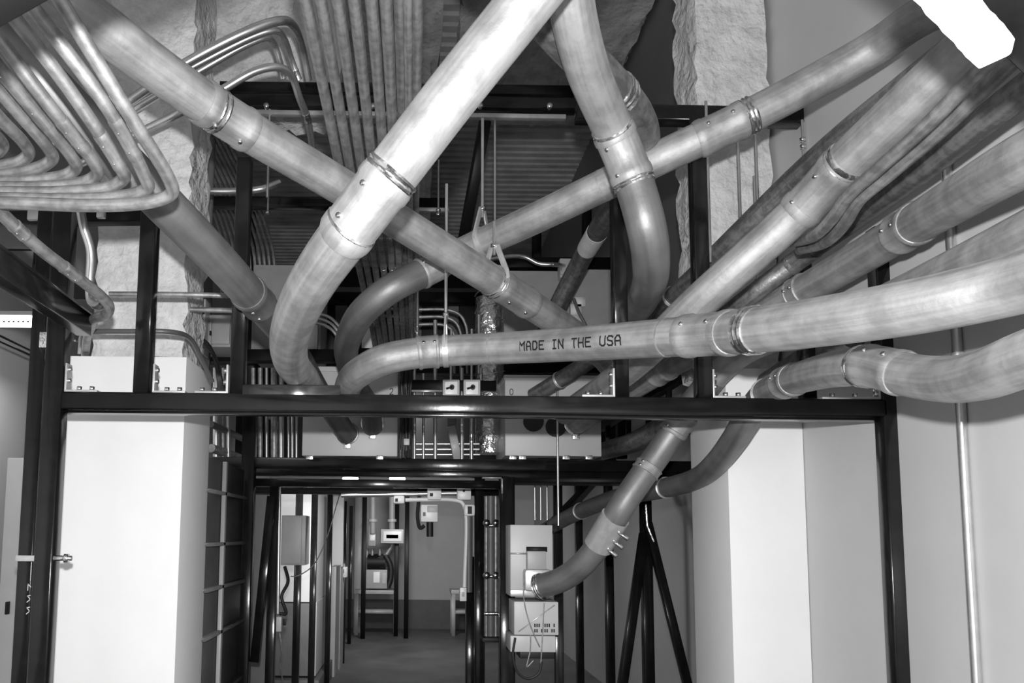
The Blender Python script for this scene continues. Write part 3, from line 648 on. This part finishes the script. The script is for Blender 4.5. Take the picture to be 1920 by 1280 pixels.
# upright thin conduits between the pull boxes, and loops
for k, (x, y0, y1, r) in enumerate(((777, 690, 862, .010), (794, 700, 862, .009), (816, 600, 862, .012), (866, 690, 862, .012), (884, 745, 862, .011), (902, 690, 720, .010), (782, 540, 660, .012), (898, 590, 700, .010))):
    a = PYD(x, y1, YH + .15); b = PYD(x, y0, YH + .15)
    t = conduit(['first', 'second', 'third', 'fourth', 'fifth', 'sixth', 'seventh', 'eighth'][k] + ' upright thin conduit of the cluster between the numbered boxes, counted from left' if k < 5 else ['short upright thin conduit right of the isolators', 'upright thin conduit left of the loops above the printed conduit', 'upright thin conduit right of the loops above the printed conduit'][k - 5], [a, b], r, EMT, [], 'conduit', 'upright thin conduits at the middle', n=12, name='thin_conduit')
    S = [0, (b - a).length]; sleeve([a, b], S[1] * .35, S, r, .05, CPROF, CHROME, t)
for k, dy in enumerate((0, 14, 28)):
    conduit(['outer', 'middle', 'inner'][k] + ' thin loop of conduit arching behind the printed conduit', path_z([(700 + 20 * k, 578 + dy, 5.3), (780, 580 + dy, 5.3), (840 - 5 * k, 581 + dy, 5.3), (862 - 8 * k, 590 + dy, 5.3), (874 - 10 * k, 612 + dy, 5.3), (876 - 12 * k, 660, 5.3), (876 - 12 * k, 700, 5.3)]), .0105, EMTD, [], 'conduit', 'looped thin conduits', n=12, name='thin_conduit')
for k in range(3):
    conduit(['top', 'middle', 'bottom'][k] + ' of three thin conduits arching right behind the thickest conduit', path_z([(540, 592 + 8 * k, 5.2), (596, 588 + 9 * k, 5.2), (620, 596 + 10 * k, 5.2), (638, 614 + 12 * k, 5.2), (660, 640 + 12 * k, 5.2)]), .0105, EMT, [], 'conduit', 'three arching conduits', n=12, name='thin_conduit')
t = thing('paper_chart', 'white paper chart sheet behind the elbow of the thickest conduit', 'paper', PYD(583, 650, 5.36)); obj('sheet', boxp(566, 594, 596, 662, 5.38, .004, 0), PAPER, t)
t = thing('paper_chart', 'white paper sheet seen inside the dark left elbow', 'paper', PYD(692, 650, 5.3)); obj('sheet', boxp(678, 604, 702, 652, 5.3, .004, 0), PAPER, t)

# black rear tier rails and dark machinery behind
rr = thing('rear_rack', 'black rear steel rack filling the space behind the middle cabinets', 'rack', PYD(760, 680, 5.9))
for x0, x1, y, Y in ((395, 1290, 672, 5.9), (600, 940, 560, 6.0), (760, 1160, 495, 6.1), (395, 640, 668, 5.4), (640, 1130, 690, 5.55)):
    obj('rail', tube_px(x0, y, x1, y, Y, Y, .09, .085), BLACKM, rr)
for x, y0, y1, Y in ((470, 400, 860, 6.0), (620, 400, 860, 6.1), (760, 400, 860, 6.1), (1165, 495, 860, 5.7), (1100, 360, 500, 6.3), (1006, 400, 500, 6.3)):
    obj('upright', bar(NB(), PYD(x, y1, Y), PYD(x, y0, Y), .07, .07, Vector((0, 1, 0))), BLACKM, rr)
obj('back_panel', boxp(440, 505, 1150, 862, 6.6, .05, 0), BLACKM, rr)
t = thing('switchgear', 'dark boxed switchgear behind the upper middle rods', 'switchgear', PYD(900, 560, 6.3)); obj('body', boxp(620, 540, 930, 690, 6.3, .25, .01), GREYD, t)
for k in range(4): obj('slot_cover', boxp(650 + 70 * k, 560, 700 + 70 * k, 660, 6.28, .03, .005), BLACKM, t)

# dense far conduit bundle at left, between foam column and tall post
for k in range(12):
    x0 = 372 + k * 9; 
    conduit(['1st', '2nd', '3rd', '4th', '5th', '6th', '7th', '8th', '9th', '10th', '11th', '12th'][k] + ' from left of the dim slanting far conduits behind the left post', path_z([(x0 - 60, 230, 4.6), (x0 - 5, 340, 5.2), (x0 + 30, 430, 5.8), (x0 + 42, 480, 6.0), (x0 + 44, 560, 6.05)], 4), .011, EMTD, [], 'conduit', 'dim far conduits behind the left post', n=8, name='far_conduit')
t = thing('drain_pipe', 'grey vertical drain pipe among the dim far conduits at left', 'pipe', PYD(395, 400, 4.5)); obj('pipe', tube(NB(), [PYD(390, 470, 4.5), PYD(398, 260, 4.5)], .021, 14), GREYD, t)
obj('collar', tube(NB(), [PYD(391, 384, 4.5), PYD(391, 374, 4.5)], .026, 14), GREYD, t)
struct('glowing_panel_1', boxp(352, 468, 392, 514, 6.2, .02, 0), GLOW)  # thin glowing panel standing free, not set into any wall
t = thing('mounting_board', 'grey plywood mounting board behind the narrow breaker boxes', 'board', (PYD(370, 600, 5.15).x, 5.15, 0)); a = PYD(345, 1000, 5.15); b = PYD(400, 515, 5.15); obj('board', box(NB(), (a.x, 5.12, 0), (b.x, 5.15, b.z)), GREYD, t)
for k, (x0, y0, x1, y1) in enumerate(((348, 520, 360, 600), (362, 524, 372, 640), (378, 560, 386, 664), (392, 600, 396, 660))):
    t = thing('breaker_box', ['first', 'second', 'third', 'fourth'][k] + ' narrow grey breaker box from left beside the left foam column', 'breaker box', PYD(x0, y1, 4.8 + .05 * k), 'narrow breaker boxes'); obj('body', boxp(x0, y0, x1, y1, 4.8 + .05 * k, .12, .004), GREYL, t); obj('toggle', boxp(x0 + 3, y0 + 20, x1 - 3, y0 + 28, 4.79 + .05 * k, .02, .001), BLACKM, t)
for k in range(5):
    conduit(['topmost', 'second', 'third', 'fourth', 'lowest'][k] + ' of the tangled black cables beside the left white casing', path_z([(350 + 6 * k, 622 + 6 * k, 4.0), (385 + 3 * k, 640 + 5 * k, 3.9), (400 + 2 * k, 664 + 4 * k, 4.0), (408 + k, 700, 4.1), (412 + 3 * k, 740, 4.1)], 5), .009, RUBBER, [], 'cable', 'tangled black cables', n=8, name='black_cable')
for k, (x, r, m) in enumerate(((405, .020, EMT), (418, .009, EMTD), (428, .012, EMT), (475, .012, EMTD), (488, .014, EMTD), (500, .010, EMT), (514, .020, EMTD), (527, .017, EMT), (541, .008, EMT), (548, .008, EMT), (556, .009, EMT))):
    conduit(['first', 'second', 'third', 'fourth', 'fifth', 'sixth', 'seventh', 'eighth', 'ninth', 'tenth', 'eleventh'][k] + ' upright conduit from the left casing under the crossbeam left of the pull box', [PYD(x, 862, YH + .1 + .02 * (k % 3)), PYD(x, 690, YH + .1 + .02 * (k % 3))], r, m, [], 'conduit', 'upright conduits left of the pull box', n=12, name='upright_conduit')
conduit('thin conduit sweeping right and down left of the pull box', path_z([(490, 772, 5.1), (510, 785, 5.1), (522, 798, 5.1), (527, 815, 5.1), (527, 862, 5.1)]), .012, EMTD, [], n=12, name='upright_conduit')
conduit('sloping grey tray rail beside the left casing under the crossbeam', path_z([(396, 795, 4.6), (455, 822, 5.0)]), .02, GREYD, [], 'rail', n=10, name='tray_rail')
conduit('lower sloping tray rail beside the left casing under the crossbeam', path_z([(396, 840, 4.6), (455, 860, 5.0)]), .026, EMTD, [], 'rail', n=10, name='tray_rail')
for k, y in enumerate((832, 842, 852)):
    conduit(['upper', 'middle', 'lower'][k] + ' short level rung between the thin upright conduits in the gap', [PYD(775, y, YH + .3), PYD(900, y, YH + .3)], .008, EMT, [], 'conduit', 'level rungs in the gap', n=10, name='level_rung')
t = thing('grey_funnel_duct', 'pale tapered duct hanging in the gap between numbered boxes', 'duct', PYD(852, 855, YH + .25))
obj('duct_body', bar(NB(), PYD(846, 800, YH + .25), PYD(858, 862, YH + .22), .05, .05), GREYL, t); obj('duct_neck', boxp(840, 775, 856, 798, YH + .24, .05), GREYD, t)
t = thing('cable_bundle', 'tangled dark wiring bundle hanging right of the left pull box', 'wiring', PYD(760, 850, YH - .02)); bm = NB()
for k in range(10):
    x = 752 + k * 2.2; tube(bm, spline([PYD(x + random.uniform(-4, 4), y, YH - .03 + random.uniform(-.02, .02)) for y in (690, 730, 775, 820, 858)], 4), .006, 6)
obj('wires', bm, RUBBER, t, kind='stuff'); obj('tie', boxp(757, 822, 768, 834, YH - .09, .05, .004), GREYL, t)

# ---------------------------------------------------------------- lattice panel at left and corridor contents
xl = PYD(456, 1000, 4.52).x
t = thing('lattice_panel', 'grey lattice-braced metal panel right of the left white casing', 'panel', (xl, 4.5, 0))
ya, yb = 3.70, YH - .06
obj('sheet', box(NB(), (xl - .03, ya, 0), (xl - .01, yb, 2.0)), GREYK, t)
for z in (.5, .85, 1.16, 1.38, 1.59, 1.84): obj('rail', bar(NB(), (xl, ya, z), (xl, yb, z), .03, .018), GREYD, t)
for y_ in (4.02,): obj('stile', bar(NB(), (xl + .005, y_, 0), (xl + .005, y_, 2.0), .02, .035), GREY, t)
def cbox(name, cat, label, x0, y0, x1, y1, Y, dep, m, extra=(), group=None, bev=.006):
    a = PYD(x0, y1, Y); t = thing(name, label, cat, (a.x, Y, a.z), group); obj('body', boxp(x0, y0, x1, y1, Y, dep, bev), m, t)
    for nm, X0, Y0, X1, Y1, mm in extra: obj(nm, boxp(X0, Y0, X1, Y1, Y - .012, .014, .002), mm, t)
    return t
cbox('control_box', 'control box', 'grey control box hung at the left of the corridor entrance', 526, 966, 574, 1059, 5.6, .22, GREY, [('door', 529, 969, 566, 1056, GREY)])
# left corridor panels
for k, (x0, x1, y1, Y0, dep, lab) in enumerate(((470, 508, 1400, 5.6, .3, 'tall dull grey duct right behind the left corridor post'),)):
    q = PYD(x0, 1000, Y0); q1 = PYD(x1, 1000, Y0); t = thing('riser_duct', lab, 'duct', (q.x, Y0, 0)); obj('duct', box(NB(), (q.x, Y0, 0), (q1.x, Y0 + dep, 2.0), .006), GREYD, t)
    obj('edge_trim', box(NB(), (q.x - .02, Y0 - .01, 0), (q.x, Y0 + .03, 2.0)), ZINC, t); obj('edge_trim', box(NB(), (q1.x, Y0 - .01, 0), (q1.x + .015, Y0 + .03, 2.0)), ZINC, t)
conduit('thin bright conduit down the left corridor post to a small switch', [PYD(521, 1150, 5.15), PYD(524, 912, 5.15)], .011, EMT, [], n=12, name='thin_conduit')
cbox('switch_box', 'switch box', 'small switch box low on the left corridor post', 512, 1156, 528, 1184, 5.14, .08, GREYL, [('knob', 530, 1160, 536, 1172, BLACKM)])
conduit('thin lead drooping from the low switch box to the floor', path_z([(524, 1184, 5.2), (528, 1215, 5.2), (525, 1245, 5.25), (530, 1275, 5.3)]), .005, EMTD, [], 'cable', n=8, name='flexible_cable')
conduit('thin pale wire swooping from the header to the grey control box', path_z([(640, 915, 5.4), (630, 950, 5.5), (612, 1010, 5.55), (585, 1062, 5.6), (555, 1080, 5.6), (545, 1080, 5.6)]), .004, EMTD, [], 'cable', n=8, name='flexible_cable')
conduit('black cable loop hanging under the grey control box', path_z([(534, 1062, 5.6), (540, 1090, 5.55), (528, 1118, 5.5), (536, 1150, 5.5), (524, 1150, 5.5)]), .012, RUBBER, [], 'cable', n=10, name='black_cable')
Yw = 8.2
t = thing('plant_unit', 'pale equipment housing on a low kerb along the left of the corridor', 'equipment', (PYD(590, 1200, Yw).x, Yw, 0))
xa = PYD(515, 1000, Yw).x; xb = -.93
obj('upper_panel', box(NB(), (xa, Yw, .95), (xb - .04, Yw + 1.4, 2.12), .01), WHITE, t)
obj('lower_panel', box(NB(), (xa, Yw - .01, .22), (PYD(584, 1100, Yw).x, Yw + 1.3, .94), .01), GREYD, t)
obj('side_panel', box(NB(), (PYD(586, 1100, Yw).x, Yw, .22), (xb - .03, Yw + 1.4, .95), .006), GREYL, t)
obj('kerb', box(NB(), (xa, Yw - .12, 0), (xb + .02, Yw + 1.6, .2), .01), CONC, t)
for x_, Y_, lab in ((560, 6.6, 'nearest black corridor post in front of the pale housing'), (589, 7.4, 'second black corridor post in front of the pale housing'), (618, 8.6, 'third black corridor post from the entrance, at the housing corner'), (646, 10.4, 'fourth black corridor post from the entrance on the left'), (658, 12.2, 'farthest black corridor post on the left')):
    q = PYD(x_, 1000, Y_); obj('corridor_post', bar(NB(), (q.x, Y_, 0), (q.x, Y_, 2.06), .055, .055, Vector((0, 1, 0))), BLACK, None, lab, 'post', 'black corridor posts at left')
cbox('meter_box', 'meter box', 'small pale meter box on the left of the corridor past the housing', 634, 1063, 650, 1082, 10.2, .15, PLASTIC, [('dial', 638, 1067, 645, 1074, GREYD)])
for k, (x0, x1) in enumerate(((622, 632), (634, 641))):
    q = PYD(x0, 1000, 9.4 + .5 * k); q1 = PYD(x1, 1000, 9.4 + .5 * k); obj('grey_locker', box(NB(), (q.x, 9.4 + .5 * k, 0), (q1.x, 9.92 + .5 * k, 1.26), .006), GREY, None, ('nearer' if k == 0 else 'farther') + ' slim grey locker beside the left corridor posts', 'locker', 'slim grey lockers')
cbox('white_panel_unit', 'panel', 'white hanging panel at the far left of the corridor', 622, 930, 645, 1062, 9.9, .1, WHITE)
# far end
def bench(x0, x1, y0, Y, label):
    a = PYD(x0, y0, Y); b = PYD(x1, y0, Y); t = thing('work_stand', label, 'stand', (a.x, Y, 0), 'low steel stands at the far wall'); zt = a.z
    obj('top', box(NB(), (a.x, Y, zt - .06), (b.x, Y + .5, zt), .005), GREY, t)
    obj('shelf', box(NB(), (a.x + .03, Y + .03, zt * .48), (b.x - .03, Y + .47, zt * .48 + .05)), GREY, t)
    for x in (a.x + .04, b.x - .04):
        for yy in (Y + .04, Y + .46): obj('leg', bar(NB(), (x, yy, 0), (x, yy, zt - .05), .06), GREY, t)
bench(664, 746, 1106, 13.2, 'low grey steel stand at the far left end carrying the pump')
bench(846, 885, 1106, 13.2, 'low grey steel stand at the far right end, mostly hidden')
t = cbox('pump_unit', 'pump', 'dark pump with a grey base on the far left stand', 686, 1068, 726, 1103, 13.25, .35, GREY, [('nameplate', 700, 1072, 712, 1092, PLASTIC), ('gauge_strip', 716, 1074, 724, 1094, GREYL)])
q = PYD(706, 1054, 13.4); bm = NB(); disc(bm, q, (1, 0, 0), .14, .3, 20); disc(bm, q + Vector((.1, -.02, .02)), (0, 1, 0), .1, .2, 16); obj('motor', bm, BLACKM, t)
obj('hose', tube(NB(), spline([PYD(722, 1040, 13.3), PYD(732, 1060, 13.3), PYD(732, 1085, 13.3), PYD(727, 1100, 13.3)], 5), .05, 12), RUBBER, t)
for x in (688, 698, 712): obj('port_stub', tube(NB(), [PYD(x, 1045, 13.35), PYD(x, 1028, 13.35)], .03, 10), EMTD, t)
obj('outlet_elbow', tube(NB(), spline([PYD(722, 1042, 13.3), PYD(730, 1030, 13.3), PYD(735, 1022, 13.3), PYD(735, 1015, 13.3)], 5), .045, 12), EMTD, t)
cbox('lit_gauge', 'gauge panel', 'white bordered gauge panel above the far pump', 714, 992, 757, 1018, 13.0, .12, GREYL, [('face', 719, 996, 753, 1014, PLASTIC), ('readout', 724, 1002, 747, 1009, GREYL)])
cbox('relay_box', 'relay box', 'narrow grey relay box left of the far gauge panel', 691, 985, 705, 1023, 13.1, .1, GREY, [('label_plate', 694, 1003, 703, 1013, PLASTIC)])
for k, (x, y1) in enumerate(((699, 1000), (735, 996))):
    a = PYD(x, y1, 13.1); b = PYD(x, 905, 13.1); conduit(('left' if k == 0 else 'right') + ' of two vertical pipes dropping to the far gauge panel', [a, b], .05, GREY, [], 'pipe', 'vertical pipes at the far wall', n=14, name='far_pipe')
    tt = bpy.data.objects['far_pipe' if k == 0 else 'far_pipe.001']; obj('flange', tube(NB(), [PYD(x, 978, 13.1), PYD(x, 973, 13.1)], .075, 14), GREYL, tt)
for x, Y_, lab in ((683, 12.8, 'dark far post left of the pump'), (744, 13.16, 'dark far post behind the far gauge panel edge'), (763, 12.9, 'dark far post right of the far gauge panel'), (672, 13.6, 'pale grey far post beside the stand')):
    q = PYD(x, 1000, Y_); obj('far_post', bar(NB(), (q.x, Y_, 0), (q.x, Y_, 2.3), .07 if x != 672 else .12, .07, Vector((0, 1, 0))), BLACKM if x != 672 else GREY, None, lab, 'post', 'posts at the far wall')
struct('trim_1', slab((XL, YB - .02, 0), (XRR, YB - .001, .5)), GREYK)
# switches and lights hanging in the doorway
SW = [('small white switch with a round knob under the header, leftmost of the doorway ones', 737, 929, 759, 944, 5.1, ('knob', 741, 934, 746, 940)), ('white junction box under the header above the hanging control', 801, 915, 828, 937, 5.1, ('knob', 806, 924, 812, 930)),
      ('white junction box at the right end of the header row', 857, 915, 884, 937, 5.1, ('screw', 868, 918, 872, 922)), ('white round-faced rotary switch below the right junction box', 870, 945, 891, 967, 5.1, ('knob', 877, 949, 885, 963))]
for lab, x0, y0, x1, y1, Y_, kn in SW: cbox('switch_box', 'switch box', lab, x0, y0, x1, y1, Y_, .1, PLASTIC, [(kn[0],) + kn[1:] + (INK,)], 'white switch boxes in the doorway', .015)
t = cbox('pendant_control', 'control', 'white pendant control box hanging in the doorway with black connector', 789, 946, 821, 978, 5.1, .12, PLASTIC, [('lid', 801, 948, 820, 960, GREYL), ('port', 793, 960, 798, 967, GREYD)])
obj('plug', tube(NB(), [PYD(806, 978, 5.16), PYD(806, 1006, 5.16)], .022, 12), RUBBER, t); obj('lead', tube(NB(), spline([PYD(786, 930, 5.16), PYD(783, 970, 5.16), PYD(788, 990, 5.16), PYD(796, 985, 5.16)], 5), .012, 8), RUBBER, t)
conduit('bright level conduit under the header linking the doorway switch boxes', [PYD(640, 928, 5.16), PYD(760, 926, 5.16), PYD(862, 924, 5.16)], .016, EMT, [], n=12, name='thin_conduit')
conduit('white curved conduit from the junction box down to the wall switch in the doorway', spline([PYD(x, y, 5.14) for x, y in ((760, 937), (850, 937), (866, 942), (873, 958), (871, 1100))], 6), .013, PLASTIC, [], n=12, name='thin_conduit')
cbox('wall_switch', 'switch', 'small white switch on the conduit end at the right of the doorway', 862, 1101, 875, 1127, 5.12, .06, PLASTIC, [('rocker', 866, 1110, 871, 1118, GREYL)])
q = PYD(879, 1000, 5.15); conduit('grey upright pipe under the rotary switch in the doorway', [Vector((q.x, 5.15, PYD(879, 1110, 5.15).z)), Vector((q.x, 5.15, PYD(879, 966, 5.15).z))], .024, GREYD, [], 'pipe', n=14, name='upright_pipe')
for x_, Y_, wd, lab in ((883, 5.4, .07, 'left black post of the pair at the right of the doorway'), (899, 5.2, .065, 'right black post of the pair at the right of the doorway')):
    q = PYD(x_, 1000, Y_); obj('door_post', bar(NB(), (q.x, Y_, 0), (q.x, Y_, 2.05 if 'right black' in lab else 1.5), wd, wd, Vector((0, 1, 0))), BLACK, None, lab, 'post', 'black posts at the doorway right')
t = thing('pipe_manifold', 'cluster of shiny vertical manifold pipes at the right of the doorway', 'manifold', PYD(922, 1240, 5.0))
for k, x in enumerate((912, 920, 929, 938)):
    obj('riser', tube(NB(), [PYD(x, 1195 + 6 * (k % 2), 5.0), PYD(x, 930, 5.0)], (.014, .03, .018, .014)[k], 12), (EMTD, GREYD, EMTO, EMTD)[k], t)
for y in (985, 1080, 1150): obj('header_pipe', tube(NB(), [PYD(908, y, 4.96), PYD(941, y, 4.96)], .013, 10), CHROME, t)
for y in (980, 1078): 
    for x in (912, 929): obj('valve', disc(NB(), PYD(x, y, 4.93), (0, 1, 0), .022, .05, 8), CHROME, t)
obj('base_tray', boxp(905, 1196, 945, 1204, 4.9, .2), BLACKM, t)

# grey enclosure at right of the doorway
YE = 4.0
en = thing('transfer_enclosure', 'pale grey enclosure with round conduit port at the right of the doorway', 'enclosure', PYD(1000, 1225, YE))
obj('upper_box', boxp(957, 984, 1036, 1118, YE, .2, .005), GREYL, en)
a = PYD(988, 1030, YE); b = PYD(1024, 1066, YE)
obj('window_recess', boxp(987, 1025, 1026, 1034, YE - .004, .006, 0), INK, en); obj('square_duct', boxp(989, 1033, 1024, 1068, YE - .05, .06, .004), GREY, en)
obj('duct_elbow', boxp(984, 1067, 1036, 1108, YE - .07, .09, .02), ZINC, en)
c = PYD(1006, 1098, YE - .07); nrm = Vector((.25, -1, .1)).normalized()
s, S = near_s(M_, 1012, 1099); sleeve(M_, S[-1] - .012, S, R4, .03, RPROF, CHROME, en, 'port_ring')
obj('lower_box', boxp(964, 1128, 1047, 1190, YE - .03, .22, .005), GREYL, en)
obj('base_box', boxp(957, 1192, 1042, 1222, YE, .2, .005), GREYL, en)
obj('seam', boxp(957, 1036, 989, 1039, YE - .005, .008, 0), ZINC, en); obj('sill', boxp(957, 1106, 1006, 1116, YE - .02, .03, .004), ZINC, en)
obj('diagonal_strip', bar(NB(), PYD(972, 1184, YE - .035), PYD(1040, 1134, YE - .035), .005, .004), ZINC, en)
bm = NB()
for r_, y in enumerate((1172, 1182)):
    for k, x in enumerate((1003, 1007, 1011, 1016, 1022, 1026, 1030, 1035, 1039)):
        if (k + r_) % 4 == 3: continue
        q = PYD(x, y, YE - .033); box(bm, (q.x - .003, q.y, q.z - .008), (q.x + .003, q.y + .001, q.z + .008))
obj('stencilled_marks', bm, INK, en)
obj('support_foot', boxp(975, 1222, 1040, 1234, YE + .02, .15, .003), BLACKM, en)
obj('mount_post', bar(NB(), PYD(1050, 1500, YE + .25) * 1, PYD(1046, 1000, YE + .25), .045, .045, Vector((0, 1, 0))), BLACK, en)
for k, pts in enumerate(([(984, 1075), (982, 1120), (992, 1165), (1004, 1195), (1012, 1212)], [(1020, 1130), (1018, 1180), (1016, 1210), (1014, 1245)], [(966, 1195), (962, 1230), (972, 1262), (990, 1272), (1010, 1262), (1016, 1240)], [(995, 1190), (994, 1220), (988, 1250), (1000, 1238)])):
    conduit(['thin pale lead draped down the front of the grey enclosure', 'thin straight lead on the front right of the grey enclosure', 'black cable loop hanging below the grey enclosure', 'short lead with clip under the grey enclosure'][k], spline([PYD(x, y, YE - .06) for x, y in pts], 5), (.003, .003, .006, .003)[k], (EMTD, EMTD, RUBBER, EMTD)[k], [], 'cable', 'leads on the enclosure', n=8, name='flexible_cable')
# deeper right side clutter
conduit('dim level conduit with strap behind the steep dropping conduit', path_w([(1330, 780, 44), (1250, 800, 42), (1190, 828, 38), (1120, 850, 32), (1060, 880, 28)]), R4, GALVD, [], rings=[], name='steel_conduit')
t = thing('cable_tray', 'dark sloping cable tray between the right conduits and the pull box', 'tray', PYD(1180, 760, 5.0))
obj('side_rail', bar(NB(), PYD(1125, 800, 5.3), PYD(1300, 690, 4.2), .05, .07), BLACKM, t); obj('side_rail', bar(NB(), PYD(1125, 850, 5.3), PYD(1300, 800, 4.3), .05, .06), BLACKM, t)
for k in range(4): obj('rung', bar(NB(), PYD(1140 + k * 38, 788 - k * 22, 5.2 - k * .25), PYD(1140 + k * 38, 846 - k * 12, 5.2 - k * .25), .03, .03), BLACKM, t)
